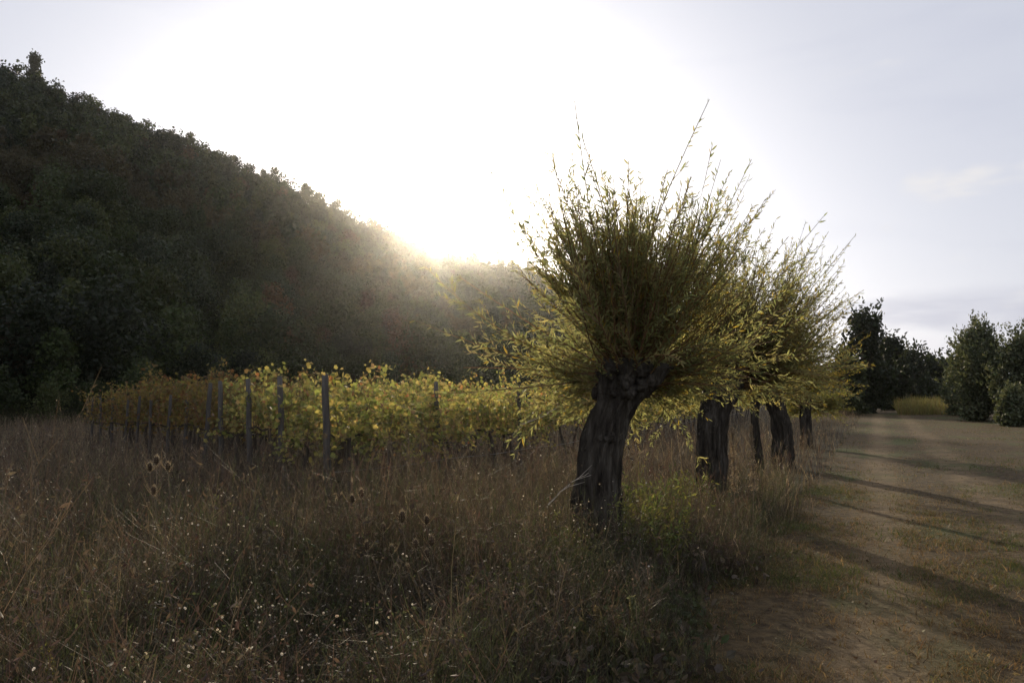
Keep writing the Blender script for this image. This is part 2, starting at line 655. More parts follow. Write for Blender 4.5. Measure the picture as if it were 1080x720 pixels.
protos = {}
for kind, (n, size, nb) in {'near': (2300, .42, 14), 'far': (330, .75, 11)}.items():
    protos[kind] = []
    for v in range(7):
        bl = tree_blobs(1.0, .85 if v < 5 else .55, nb, .2)
        pos, nr = crown_cloud(n, bl, size)
        protos[kind].append((pos, nr))
acc = Acc()
PALS = [[(.030, .042, .014), (.045, .058, .02)], [(.05, .06, .02), (.065, .075, .028)], [(.06, .05, .022), (.05, .043, .02)], [(.025, .035, .018), (.035, .045, .024)],
        [(.07, .045, .024), (.06, .04, .02)]]
pts = []


def wood_grid(step, az0, az1, r0, r1):
    m = int(r1 / step) + 2
    for iy in range(-m, m):
        for ix in range(-m, m):
            x = (ix + rng.uniform(.05, .95) + .5 * (iy % 2)) * step
            y = (iy + rng.uniform(.05, .95)) * step
            if y < -40: continue
            az, r = math.atan2(x, y), math.hypot(x, y)
            if not (az0 < az < az1 and r0 < r < r1): continue
            H, Rr, Ff = (float(q) for q in hill_params(az))
            if r < Ff - 4 or r > Rr + 40: continue
            if r > Ff + 4 and float(hill_z(np.array([az]), np.array([r]))[0]) < .6: continue
            pts.append((x, y, r, az, Rr, Ff))


wood_grid(3.0, -.9, -.02, 55, 290)
wood_grid(4.8, -.02, .62, 90, 510)
for x, y, r, az, Rr, Ff in pts:
    kind = 'near' if r < 135 else 'far'
    pos, nr = protos[kind][rng.integers(7)]
    h = rng.choice([3.4, 4.6, 5.6, 6.6, 8.2], p=[.15, .25, .3, .2, .1]) * rng.uniform(.9, 1.1) * (1.2 if r < 120 else 1)
    if r > Rr - 30: h *= rng.uniform(.5, 1.0)
    if r < Ff + 1: h *= .6
    px = 540 + 840 * math.tan(az)
    if 425 < px < 475 and r > Rr - 45: h = min(h, 4.6)
    s = np.array([h, h, h])
    a = rng.uniform(0, math.tau)
    ca, sa = math.cos(a), math.sin(a)
    Rm = np.array([[ca, -sa, 0], [sa, ca, 0], [0, 0, 1]])
    P = (pos * s) @ Rm.T + np.array([x, y, surf_z(x, y) - .6])
    N = len(P)
    nn = mnoise.noise(Vector((x * .02, y * .02, 7)))
    pal = PALS[2 if nn > .28 else (4 if rng.uniform() < .05 else int(rng.choice([0, 0, 1, 3])))]
    c = cols(N, pal, jit=.35) * rng.uniform(.6, 1.45)
    fwd = norm(rng.normal(size=(N, 3)))
    ref = norm(nr @ Rm.T)
    M = frames(fwd, ref)
    sz = rng.uniform(.45, 1.15, N) * (.2 if kind == 'near' else .42) * (h / 6.0)
    scatter(acc, *QUAD, P, M, sz, c)
tag(acc.build('hillside_woods', M_tree), 'dark woods covering the whole hillside behind the vineyard', 'woods', kind='stuff')


# ------------------------------------------------------------------ single trees
def limb_path(p0, p1, K=6, sag=.12):
    t = np.linspace(0, 1, K)[:, None]
    mid = rng.normal(size=3) * np.linalg.norm(p1 - p0) * sag
    return p0 + (p1 - p0) * t + mid * (4 * t * (1 - t)) * .5


def make_tree(name, label, cat, x, y, h, w, n, leaf, pal, tr=.2, nb=16, low=.2, group=None, wisp=0, template=CLUMP, z=None, mat=None, jit=.35):
    z = surf_z(x, y) if z is None else z
    t = empty(name, (x, y, z - .05), 0)
    tag(t, label, cat, group)
    bl = tree_blobs(h, w, nb, low, (.17, .27) if nb < 18 else (.1, .2))
    pos, nr = crown_cloud(n, bl, leaf)
    acc = Acc()
    # crown
    fwd = norm(rng.normal(size=(n, 3)))
    scatter(acc, *template, pos, frames(fwd, nr), rng.uniform(.55, 1.2, n) * leaf, cols(n, pal, jit=jit))
    if wisp:                                # upright shoots breaking the outline
        b = np.array(bl)
        k = rng.integers(len(b), size=wisp)
        d = norm(np.concatenate([rng.normal(size=(wisp, 2)) * .5, rng.uniform(.5, 1.2, (wisp, 1))], 1))
        p0 = b[k, :3] + d * b[k, 3:4] * .6
        L = rng.uniform(.3, 1.0, wisp) * w * .3
        tt = rng.uniform(0, 1, (wisp, 14))
        P = (p0[:, None] + d[:, None] * (L[:, None] * tt + b[k, 3:4] * .3)[..., None] + rng.normal(size=(wisp, 14, 3)) * leaf * .4).reshape(-1, 3)
        f2 = norm(np.repeat(d, 14, 0) + .6 * rng.normal(size=(wisp * 14, 3)))
        scatter(acc, *LANCE, P, frames(f2), rng.uniform(.9, 1.9, len(P))[:, None] * leaf * np.array([[2.2, 1, 1]]), cols(len(P), pal, jit=jit))
    acc.build('crown', mat or M_tree, t)
    acc = Acc()
    tp = np.array([[0, 0, -.2], [.02 * h * rng.normal(), .02 * h * rng.normal(), h * .3], [0, 0, h * .62]])
    s = np.linspace(0, 1, 7)[:, None]
    P = (1 - s) ** 2 * tp[0] + 2 * s * (1 - s) * tp[1] + s ** 2 * tp[2]
    tubes(acc, P[None], (tr * (1 - .75 * s[:, 0]))[None], np.array([[.08, .066, .052]]), 9)
    for q in bl[:10]:
        k = rng.integers(2, 6)
        e = np.array(q[:3])
        L = limb_path(P[k], e, 6)
        tubes(acc, L[None], (tr * .42 * np.linspace(1, .2, 6))[None], np.array([[.08, .066, .052]]), 6)
    acc.build('trunk', M_bark2, t, smooth=True)
    return t


DARK = [(.022, .03, .012), (.035, .045, .018), (.028, .036, .016)]
MIDG = [(.05, .06, .025), (.065, .075, .03), (.04, .05, .02)]
OLIV = [(.105, .12, .06), (.14, .15, .08), (.08, .095, .048)]
POPL = [(.12, .14, .085), (.1, .12, .065), (.15, .155, .09)]


def place(px, d):
    p = at(px, HOR, d)
    return p[0], p[1]


for px, top, d, w, lab in [(80, 316, 78, 3.6, 'pale slender poplar standing out at the foot of the dark hill, leftmost'),
                           (341, 345, 98, 4.2, 'small pale rounded tree at the hill foot above the vine tops'),
                           (299, 357, 95, 3.6, 'low pale bush beside the pale rounded tree at the hill foot'),
                           (190, 362, 84, 5.2, 'low broad grey-green tree at the hill foot above the leftmost vine posts'),
                           (262, 340, 92, 4.5, 'dim mid-green tree at the hill foot above the yellow vines')]:
    x, y = place(px, d)
    z = surf_z(x, y)
    d = float(hill_params(math.atan((px - 540) / F))[1]) - 5
    x, y = place(px, d)
    z = surf_z(x, y)
    h = at(px, top, d)[2] - z
    make_tree('hill_foot_tree', lab, 'tree', x, y, h, w, 6000, .17, POPL if px in (80, 341, 299) else MIDG, .14, 14, .12, 'trees at the foot of the hill', 60)
# tree breaking the skyline on the summit
az, el = azel(37, 60)
x, y = 224 * math.sin(az), 224 * math.cos(az)
make_tree('summit_tree', 'dark upright tree standing tallest on the hilltop skyline', 'tree', x, y, EYE + math.tan(el) * 224 - surf_z(x, y) + .6, 4.6, 2200, .36, DARK, .25, 16, .05, None, 60)

# end of the track
fx = [(913, 324, 64, 5.6, DARK, 'tall dark oak beside the end of the track', 'oak', 8500, .22, 42),
      (942, 350, 72, 4.2, DARK, 'dark shorter tree adjoining the tall oak on its right', 'tree', 4500, .22, 26),
      (893, 372, 60, 3.4, MIDG, 'green bushy tree half hidden between the willows and the oak', 'tree', 2600, .22, 12),
      (962, 369, 98, 6.5, DARK, 'dark round-topped tree just right of the oak in the far tree line', 'tree', 3000, .32, 14),
      (984, 374, 102, 6.0, DARK, 'dark low tree in the middle of the far tree line', 'tree', 3000, .32, 14),
      (1004, 378, 106, 6.5, DARK, 'dark tree at the right end of the far line, beside the olive bushes', 'tree', 3000, .32, 14),
      (945, 380, 110, 6.5, DARK, 'dark tree behind the gap at the end of the track', 'tree', 2600, .32, 14),
      (1030, 376, 112, 8.0, DARK, 'dark far tree showing behind the olive bushes', 'tree', 3000, .32, 14)]
for px, top, d, w, pal, lab, cat, n, lf, nb in fx:
    x, y = place(px, d)
    z = surf_z(x, y)
    make_tree('oak_tree' if cat == 'oak' else 'track_end_tree', lab, 'tree', x, y, at(px, top, d)[2] - z, w, n, lf, pal, .3 if cat == 'oak' else .18, nb, .03, None if cat == 'oak' else 'trees at the end of the track', 90 if cat == 'oak' else 30)
for px, top, d, w, lab in [(1037, 338, 47, 3.9, 'grey-green olive bush beside the track with spiky upright twigs'),
                           (1082, 354, 43, 3.6, 'large grey-green bush at the right edge, cut by the picture edge'),
                           (1068, 410, 40, 1.9, 'low dark bush in front of the large grey-green bushes'),
                           (1012, 372, 56, 2.4, 'smaller olive bush tucked behind the spiky one')]:
    x, y = place(px, d)
    z = surf_z(x, y)
    make_tree('olive_bush', lab, 'bush', x, y, at(px, top, d)[2] - z, w, 11000 if w > 3 else 4000, .12, OLIV, .09, 40, .04, 'grey-green bushes right of the track', 420 if w > 3 else 90)
make_tree('olive_bush', 'grey-green tree with leafy top rising at the right edge', 'bush', *place(1095, 45), 5.6, 3.4, 6000, .14, OLIV, .1, 16, .1, 'grey-green bushes right of the track', 120)

# a far-off wood closing the field on the right, beyond the olive bushes
acc = Acc()
for q in range(110):
    az = rng.uniform(.64, 1.75)
    r = rng.uniform(118, 150)
    x, y = r * math.sin(az), r * math.cos(az)
    pos, nr = protos['far'][rng.integers(7)]
    h = rng.uniform(5.5, 10.5)
    P = pos * h * np.array([1.15, 1.15, 1]) + np.array([x, y, float(gz(x, y)) - 1.2])
    N = len(P)
    scatter(acc, *CLUMP, P, frames(norm(rng.normal(size=(N, 3))), nr), rng.uniform(.4, .9, N) * h / 9, cols(N, DARK if q % 3 else MIDG, jit=.35))
tag(acc.build('far_wood', M_tree), 'far-off dark wood closing the field at the right edge', 'woods', kind='stuff')

# ------------------------------------------------------------------ willows
WPAL = [(.3, .31, .15), (.34, .32, .16), (.25, .275, .14), (.36, .315, .16), (.22, .25, .12)]


def trunk_mesh(name, parent, cl, rad, bulge=None, seed=0, sides=90):
    """lofted trunk: cl centre line points (local), rad radii; bulge(theta,t)->extra radius"""
    cl = np.array(cl, float)
    rad = np.array(rad, float)
    K = 110
    s = np.linspace(0, 1, len(cl))
    t = np.linspace(0, 1, K)
    C = np.stack([np.interp(t, s, cl[:, i]) for i in range(3)], 1)
    ker = np.array([1, 2, 3, 2, 1]) / 9.0
    for i in range(3):
        C[:, i] = np.convolve(np.pad(C[:, i], 2, mode='edge'), ker, 'valid')
    r = np.interp(t, s, rad)
    th = np.arange(sides) / sides * math.tau
    V = np.zeros((K, sides, 3))
    for i in range(K):
        for j in range(sides):
            cx, sy = math.cos(th[j]), math.sin(th[j])
            zz = C[i, 2]
            fur = mnoise.noise(Vector((cx * 3.2 + seed, sy * 3.2, zz * .8))) * .16 + (abs(mnoise.noise(Vector((cx * 7 + seed, sy * 7, zz * 1.5)))) - .22) * .5 + mnoise.noise(Vector((cx * 3, sy * 3 + seed, zz * 7))) * .06
            lump = mnoise.noise(Vector((cx * 1.6, sy * 1.6 + seed, zz * 5.0))) * .3 * min(1, max(0, (t[i] - .62) / .2))
            e = bulge(th[j], t[i]) if bulge else 0
            rr = r[i] * (1 + fur + lump) + e
            V[i, j] = C[i] + np.array([cx * rr, sy * rr, 0])
    acc = Acc()
    i0 = (np.arange(K - 1)[:, None] * sides + np.arange(sides)[None, :])
    i1 = (np.arange(K - 1)[:, None] * sides + (np.arange(sides)[None, :] + 1) % sides)
    f = np.stack([i0, i1, i1 + sides, i0 + sides], -1).reshape(-1, 4)
    acc.add(V.reshape(-1, 3), f, np.array([.1, .09, .07]))
    acc.add(np.concatenate([V[-1], V[-1].mean(0, keepdims=True) + [[0, 0, .03]]]), np.array([[j, (j + 1) % sides, sides] for j in range(sides)]), np.array([.1, .09, .07]))
    # burrs and knuckles left by years of pollarding, grown out of the head and the upper trunk
    Rh = rad[-3]
    ev, ef = egg(1.0, .5, 16, 22)
    for q in range(80 if Rh > .15 else 10):
        top_ = q % 3 != 0
        z_ = cl[-2, 2] - (rng.uniform(-.06, .26) if top_ else rng.uniform(.2, 1.2))
        c0 = np.array([np.interp(z_, cl[:, 2], cl[:, 0]), np.interp(z_, cl[:, 2], cl[:, 1]), z_])
        a_ = rng.uniform(0, math.tau)
        r0 = np.interp(z_, cl[:, 2], rad) * rng.uniform(.75, 1.0)
        dr = norm(np.array([math.cos(a_), math.sin(a_), rng.uniform(-.1, .8)]))
        M_ = frames(dr[None])[0]
        sz = (rng.uniform(.05, .15) if top_ else rng.uniform(.04, .1)) * min(1, Rh / .25)
        bv = (ev[:, [0, 2, 1]] * np.array([1.2, 1, 1.2]) - [0, .35, 0]) * sz
        bv = bv * (1 + np.array([[.45 * mnoise.noise(Vector(tuple(v / sz * 2.2 + q))) + .3 * mnoise.noise(Vector(tuple(v / sz * 6 + q))) - .12 * abs(mnoise.noise(Vector(tuple(v / sz * 13 + q))))] for v in bv]))
        acc.add(bv @ M_.T + c0 + np.array([dr[0], dr[1], 0]) * r0, ef, np.array([.1, .09, .07]))
    return acc.build(name, M_bark, parent, smooth=True)


def willow(label, px_base, d, trunk_px, radii, n_shoot, len_rng, leaf_len, bulge=None, seed=0, spread=95, tilt=(0, 0), pal=WPAL, head_r=.26):
    b = at(px_base, HOR, d)
    x0, y0 = b[0], b[1]
    z0 = float(gz(x0, y0))
    t = empty('pollard_willow', (x0, y0, z0))
    tag(t, label, 'willow', 'pollard willows in a row along the track')
    cl = []
    for px, py in trunk_px:
        p = at(px, py, d)
        cl.append((p[0] - x0, 0, p[2] - z0))
    cl[0] = (cl[0][0], 0, -.1)
    trunk_mesh('trunk', t, cl, radii, bulge, seed)
    head = np.array(cl[-2]) + np.array([0, 0, -.05])
    # shoots
    N = n_shoot
    # shoots spring in bunches from the knuckles of the head
    G = max(10, N // 13)
    gph = (np.arange(G) * 2.39996 + rng.normal(size=G) * .5) % math.tau
    gel = np.radians(spread) * rng.permutation((np.arange(G) + .5) / G) ** .78
    gel = np.where((gel > .85) & (np.abs(gph - 1.5 * math.pi) < 1.0), gel * .5, gel)
    g = rng.choice(G, N, p=(lambda w: w / w.sum())(rng.uniform(.3, 1.7, G)))
    gd = np.stack([np.sin(gel) * np.cos(gph), np.sin(gel) * np.sin(gph), np.cos(gel)], 1)
    glen = rng.uniform(.78, 1.1, G)
    d0 = norm(gd[g] + .2 * rng.normal(size=(N, 3)))
    el = np.arccos(np.clip(d0[:, 2], -1, 1))
    d0 = norm(d0 + np.array([tilt[0], 0, tilt[1]]))
    base = head + d0 * np.array([1.15, 1.0, .7]) * head_r * rng.uniform(.6, 1.0, (N, 1)) + np.array([0, 0, 1]) * rng.uniform(-.18, .05, (N, 1)) * (el[:, None] > .9)
    L = glen[g] * (len_rng[0] + (len_rng[1] - len_rng[0]) * rng.uniform(0, 1, N) ** 1.3) * (1 - .1 * (el / math.pi * 2) ** 2)
    K = 9
    tt = np.linspace(0, 1, K)
    lift = np.where(el > .6, rng.uniform(.05, .4, N), 0.0)
    droop = np.where((el > .95) & (rng.uniform(size=N) < .45), -rng.uniform(.25, .65, N), 0)
    bend = np.stack([rng.normal(size=N) * .13, rng.normal(size=N) * .13, lift + droop], 1)
    P = base[:, None] + d0[:, None] * (L[:, None] * tt)[..., None] + bend[:, None] * (L[:, None] * tt ** 2)[..., None]
    P += (np.sin(tt[None] * 5 + rng.uniform(0, 6, (N, 1)))[..., None]) * rng.normal(size=(N, 1, 3)) * .02
    acc = Acc()
    scol = cols(N, [(.2, .11, .05), (.24, .15, .06), (.16, .1, .05)])
    tubes(acc, P, .0085 * np.linspace(1, .32, K)[None] * rng.uniform(.7, 1.3, (N, 1)), scol, 3)
    # short sprouts low on the head and upper trunk
    if head_r > .2:
        m = 54
        a_ = rng.uniform(-.25, math.pi + .25, m)      # none on the side towards the open field edge
        dz = rng.uniform(-.3, -.02, m)
        hx = np.interp(head[2] + dz, [q[2] for q in cl], [q[0] for q in cl])
        b_ = np.stack([hx + np.cos(a_) * head_r * .7, np.sin(a_) * head_r * .7, head[2] + dz], 1)
        d_ = norm(np.stack([np.cos(a_), np.sin(a_), rng.uniform(-.3, .6, m)], 1))
        l_ = rng.uniform(.35, .9, m)
        P2 = b_[:, None] + d_[:, None] * (l_[:, None] * tt)[..., None] + np.array([0, 0, 1.0]) * (l_[:, None] * rng.uniform(-.5, .2, (m, 1)) * tt ** 2)[..., None]
        P = np.concatenate([P, P2])
        L = np.concatenate([L, l_])
        c2 = scol[rng.integers(N, size=m)]
        tubes(acc, P2, .004 * np.linspace(1, .3, K)[None] * np.ones((m, 1)), c2, 3)
        scol = np.concatenate([scol, c2])
        N += m
    # side twigs
    ns = N * 4
    k = rng.integers(N, size=ns)
    s = rng.uniform(.25, .85, ns)
    i = np.clip((s * (K - 1)).astype(int), 0, K - 2)
    fr = (s * (K - 1) - i)[:, None]
    pb = P[k, i] * (1 - fr) + P[k, i + 1] * fr
    tg = norm(P[k, i + 1] - P[k, i])
    td = norm(tg + .62 * norm(rng.normal(size=(ns, 3))) + np.array([0, 0, .12]))
    tl = rng.uniform(.14, .38, ns)
    t5 = np.linspace(0, 1, 5)
    Q = pb[:, None] + td[:, None] * (tl[:, None] * t5)[..., None] + np.array([0, 0, .12]) * (tl[:, None] * t5 ** 2)[..., None]
    tubes(acc, Q, .0034 * np.linspace(1, .5, 5)[None] * np.ones((ns, 1)), scol[k], 3)
    shoots = acc.build('shoots', M_wood, t)
    # leaves
    acc = Acc()

    def leafing(Pt, per_m, Ls, t0, sz):
        cnt = np.maximum(3, (Ls * per_m).astype(int))
        own = np.repeat(np.arange(len(Pt)), cnt)
        n = len(own)
        s = t0 + (1 - t0) * rng.uniform(0, 1, n)
        Kk = Pt.shape[1]
        i = np.clip((s * (Kk - 1)).astype(int), 0, Kk - 2)
        fr = (s * (Kk - 1) - i)[:, None]
        p = Pt[own, i] * (1 - fr) + Pt[own, i + 1] * fr
        tg = norm(Pt[own, i + 1] - Pt[own, i])
        side = norm(np.cross(tg, norm(rng.normal(size=(n, 3)))))
        fwd = norm(tg * rng.uniform(.55, 1.3, (n, 1)) + side * rng.uniform(.5, 1.0, (n, 1)) + np.array([0, 0, -.12]))
        size = sz * rng.uniform(.55, 1.15, n) * (1.05 - .35 * s)
        shootc = cols(len(Pt), pal, jit=.15)
        c = np.clip(.6 * shootc[own] + .4 * cols(n, pal, jit=.3), 0, 1)
        yl = rng.uniform(size=n) < .05
        c[yl] = np.array([.38, .28, .06])
        scatter(acc, *LANCE, p, frames(fwd), size, c)
    leafing(P, 39, L, .08, leaf_len)
    leafing(Q, 40, tl, .05, leaf_len * .9)
    acc.build('leaves', M_leaf, t)
    return t


def bulge1(th, t):
    d = (th + math.pi) % math.tau - math.pi
    side = math.exp(-(d / .8) ** 2) * math.exp(-((t - .9) / .06) ** 2) * .14
    left = math.exp(-((abs(d) - math.pi) / .7) ** 2) * math.exp(-((t - .55) / .12) ** 2) * .03
    return side + left


willow('nearest and largest pollard willow, its thick furrowed trunk leaning right', 632, 7.8,
       [(629, 612), (629, 570), (630, 530), (631, 500), (634, 475), (642, 445), (652, 422), (661, 403), (664, 388), (664, 377)],
       [.27, .23, .215, .2, .185, .175, .2, .3, .3, .2], 470, (1.08, 1.86), .1, bulge1, 0.0, 96, (.05, .04), head_r=.3)
willow('second pollard willow, straight dark trunk behind the largest one', 752, 12.6,
       [(750, 540), (750, 510), (751, 480), (752, 455), (754, 435), (760, 415), (768, 395), (768, 384)],
       [.27, .23, .22, .215, .22, .25, .26, .12], 560, (1.3, 2.35), .1, None, 3.0, 96, (.08, .03))
willow('slim young willow with thin pale trunk between the thick trunks', 800, 16.0,
       [(802, 500), (800, 480), (798, 460), (796, 440), (797, 422), (799, 408), (799, 402)],
       [.09, .075, .07, .07, .08, .1, .05], 150, (1.0, 1.9), .1, None, 6.0, 80, (.1, .1), head_r=.12)
willow('third thick-trunked pollard willow, its knobbly trunk leaning left, farther along', 824, 20.0,
       [(826, 490), (826, 470), (825, 455), (822, 440), (818, 425), (818, 410), (822, 398), (822, 390)],
       [.27, .23, .22, .2, .19, .22, .25, .12], 340, (1.1, 2.1), .11, None, 9.0, 92, (.0, .0), [(.2, .19, .05), (.26, .2, .06), (.15, .16, .05)])
willow('farthest pollard willow, pale low crown reaching over the track edge', 850, 27.0,
       [(850, 470), (850, 455), (850, 440), (850, 432), (850, 424), (850, 418)],
       [.2, .17, .16, .16, .18, .1], 240, (.8, 1.6), .12, None, 12.0, 92, (-.05, .0), [(.17, .18, .06), (.2, .2, .08), (.14, .15, .06)])

# ------------------------------------------------------------------ vineyard
ROW_X0, ROW_DX = -7.46, -1.35
end_px = [350, 302, 268, 238, 218, 197, 178, 161, 146, 133, 121, 110, 100]


def row_a(px, X):
    k = (px - 540) / F
    return -X * (UC + k * US) / (US - k * UC)


def vine_proto(pal, seed, n=420):
    """one vine, its row direction along local y"""
    t = empty('grapevine', (0, 0, 0))
    acc = Acc()
    # trunk + cordon arms
    K = 8
    s = np.linspace(0, 1, K)
    P = np.stack([.05 * np.sin(s * 5 + seed), .06 * np.sin(s * 4 + 2 * seed), s * 1.08 - .05], 1)
    tubes(acc, P[None], (.036 * (1.2 - .35 * s))[None], np.array([[.06, .045, .035]]), 7)
    for sg in (-1, 1):
        q = np.stack([P[-1, 0] + .02 * np.sin(s * 6), P[-1, 1] + sg * s * .52, 1.03 + .06 * s + .02 * np.sin(s * 9 + seed)], 1)
        tubes(acc, q[None], (.02 * (1.1 - .5 * s))[None], np.array([[.06, .045, .035]]), 6)
    acc.build('trunk', M_bark2, t, smooth=True)
    # canes with leaves
    nc = 19
    b = np.stack([rng.normal(size=nc) * .03, rng.uniform(-.52, .52, nc), np.full(nc, 1.08)], 1)
    d = norm(np.stack([rng.normal(size=nc) * .16, rng.normal(size=nc) * .14, np.ones(nc)], 1))
    L = rng.uniform(.42, 1.2, nc)
    L[rng.uniform(size=nc) < .18] *= 1.3
    tt = np.linspace(0, 1, 7)
    arch = np.stack([rng.normal(size=nc) * .12, rng.normal(size=nc) * .12, -rng.uniform(0, .12, nc)], 1)
    low = rng.uniform(size=nc) < .16
    d[low] = norm(np.stack([rng.normal(size=nc) * .5, rng.normal(size=nc) * .6, np.full(nc, .5)], 1))[low]
    arch[low, 2] = -rng.uniform(.7, 1.1, nc)[low]
    L[low] *= .75
    C = b[:, None] + d[:, None] * (L[:, None] * tt)[..., None] + arch[:, None] * (L[:, None] * tt ** 2)[..., None]
    acc = Acc()
    tubes(acc, C, .005 * np.linspace(1, .4, 7)[None] * np.ones((nc, 1)), cols(nc, [(.16, .09, .05)]), 3)
    acc.build('canes', M_wood, t)
    acc = Acc()
    wk = rng.uniform(.25, 1.6, nc) * L
    k = rng.choice(nc, n, p=wk / wk.sum())
    s_ = rng.uniform(.0, 1, n) ** .8
    i = np.clip((s_ * 6).astype(int), 0, 5)
    fr = (s_ * 6 - i)[:, None]
    p = C[k, i] * (1 - fr) + C[k, i + 1] * fr + rng.normal(size=(n, 3)) * np.array([.12, .08, .06])
    fwd = norm(rng.normal(size=(n, 3)) * np.array([1, .8, .5]) + np.array([0, 0, -.5]))
    scatter(acc, *VINE, p, frames(fwd), rng.uniform(.045, .095, n), cols(n, *pal, jit=.3))
    acc.build('leaves', M_vine, t)
    return t


YEL = ([(.29, .285, .125), (.38, .335, .16), (.21, .235, .1), (.36, .26, .14), (.15, .18, .08), (.28, .14, .09), (.25, .185, .12)], [4.5, 3.2, 4, .8, 3.4, .3, 1.6])
ORG_SHADED = ([(.18, .14, .065), (.19, .12, .06), (.16, .145, .065), (.15, .08, .05), (.13, .125, .055)], [3, 2, 2.4, 1.2, 2.4])  # dry orange-brown leaves, colours darkened to carry the hill's shade on the far rows
protos_y = [vine_proto(YEL, i, (640, 470, 560, 420, 600)[i]) for i in range(5)]
protos_o = [vine_proto(ORG_SHADED, 7 + i, 600) for i in range(3)]
used = set()


def copy_tree(o):
    r = o.copy()
    CO.link(r)
    for ch in o.children:
        c = ch.copy()
        CO.link(c)
        c.parent = r
        for g in ch.children:
            e = g.copy()
            CO.link(e)
            e.parent = c
    return r


def put_vine(X, A, pool, label, sc=1.0):
    p = pool[rng.integers(len(pool))]
    if p.name in used: v = copy_tree(p)
    else:
        v = p
        used.add(p.name)
    x, y = W(X, A)
    v.location = (x, y, float(gz(x, y)))
    v.rotation_euler = (0, 0, -UA + (math.pi if rng.uniform() < .5 else 0) + rng.normal() * .05)
    v.scale = (1, 1, sc)
    tag(v, label, 'grapevine', 'grapevines trained in rows')


def post(X, A, h, r, label, lean=(0, 0)):
    x, y = W(X, A)
    acc = Acc()
    K = 10
    s = np.linspace(0, 1, K)
    P = np.stack([lean[0] * s * h, lean[1] * s * h, -.15 + s * (h + .15)], 1)
    rr = r * (1.08 - .14 * s)
    rr[-1] *= .86
    P[-1, 2] = P[-2, 2] + (P[-1, 2] - P[-2, 2]) * 1.0
    P = np.concatenate([P, P[-1:] + [[0, 0, .012]]])
    rr = np.concatenate([rr, [.004]])
    P[:, 0] += .006 * np.sin(P[:, 2] * 7 + X)
    tubes(acc, P[None], rr[None], np.array([[.15, .14, .13]]), 10)
    o = acc.build('vineyard_post', M_post, None, (x, y, float(gz(x, y))), smooth=True)
    return tag(o, label, 'post', 'wooden posts of the vineyard')


ordn = ['thickest grey end post, at the near end of the closest vine row', 'grey end post second along the line of row ends, counted from the thickest one',
        'third row-end post, leafy shoots hanging over its top', 'fourth row-end post, leaning slightly left, yellow leaves low at its foot',
        'fifth row-end post, standing dark just beyond the leaning one', 'sixth row-end post among orange leaves', 'seventh row-end post among orange leaves',
        'eighth row-end post, short and dim', 'ninth row-end post, short and dim', 'tenth row-end post in the dim far rows', 'eleventh row-end post in the dim far rows',
        'second to last row-end post in the dim far rows', 'last row-end post, at the dim far left of the vineyard']
for k, px in enumerate(end_px):
    X = ROW_X0 + ROW_DX * k
    a = row_a(px, X)
    x, y = W(X, a)
    hh = 2.08 - float(gz(x, y)) * .6 - (.22 * (k > 4))
    post(X, a, hh, .055 if k == 0 else (.048 if k < 5 else .038), ordn[k], (-.05 if k < 4 else rng.normal() * .03, 0))
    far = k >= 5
    lab = ('yellow-green grapevine in the closest vine row' if k == 0 else
           ('yellowing grapevine in the rows just behind the thickest end posts' if not far else 'dull orange-brown grapevine in the dim far rows to the left'))
    n = 42 if k == 0 else (11 if not far else 7)
    for j in range(n):
        aa = a + (.5 if k < 3 else .35) + j * 1.02
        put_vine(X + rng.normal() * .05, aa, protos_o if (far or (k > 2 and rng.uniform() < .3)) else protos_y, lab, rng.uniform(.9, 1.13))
X = ROW_X0
for px, lab in [(463, 'dark thin post inside the closest vine row, next after the thick end post'), (548, 'dark thin post inside the closest vine row, left of the big willow crown'),
                (622, 'dark thin post of the closest vine row, behind the big willow trunk')]:
    post(X + .03, row_a(px, X), 2.05, .045, lab, (rng.normal() * .02, 0))
for k, z_, lab in [(0, .62, 'black irrigation hose strung low along the closest vine row'), (0, 1.35, 'thin trellis wire strung between the posts of the closest row')]:
    X = ROW_X0 + ROW_DX * k + .06
    a = row_a(end_px[k], ROW_X0) + np.linspace(0, 40, 60)
    x, y = W(np.full(60, X), a)
    P = np.stack([x, y, gz(x, y) + z_ - .03 * np.abs(np.sin((a - a[0]) / 3.7 * math.pi))], 1)
    acc = Acc()
    tubes(acc, P[None], np.full((1, 60), .007 if z_ < 1 else .002), np.array([[.2, .2, .2]]), 5)
    tag(acc.build('irrigation_hose' if z_ < 1 else 'trellis_wire', M_wire), lab, 'hose' if z_ < 1 else 'wire')

# ------------------------------------------------------------------ field grass and weeds
def field_pts(n, dmax, near_bias=1.0, xmax=-1.15, dmin=1.6):
    """points in the unmown field, density falling with distance"""
    out = []
    got = 0
    while got < n:
        m = n * 3
        d = dmin + (dmax - dmin) * rng.uniform(0, 1, m) ** near_bias
        px = rng.uniform(-160, 1010, m)
        x = (px - 540) / F * d
        X, A = T(x, d)
        edge = xmax + .16 * np.sin(A * 1.7) + .1 * np.sin(A * 4.3 + 1) + .12 * rng.normal(size=m)
        ok = X < edge
        r = np.hypot(x, d)
        ok &= rng.uniform(size=m) < np.clip((r - 1.5) / 1.5, 0, 1)
        p = np.stack([x, d, gz(x, d)], 1)[ok]
        out.append(p)
        got += len(p)
    return np.concatenate(out)[:n]


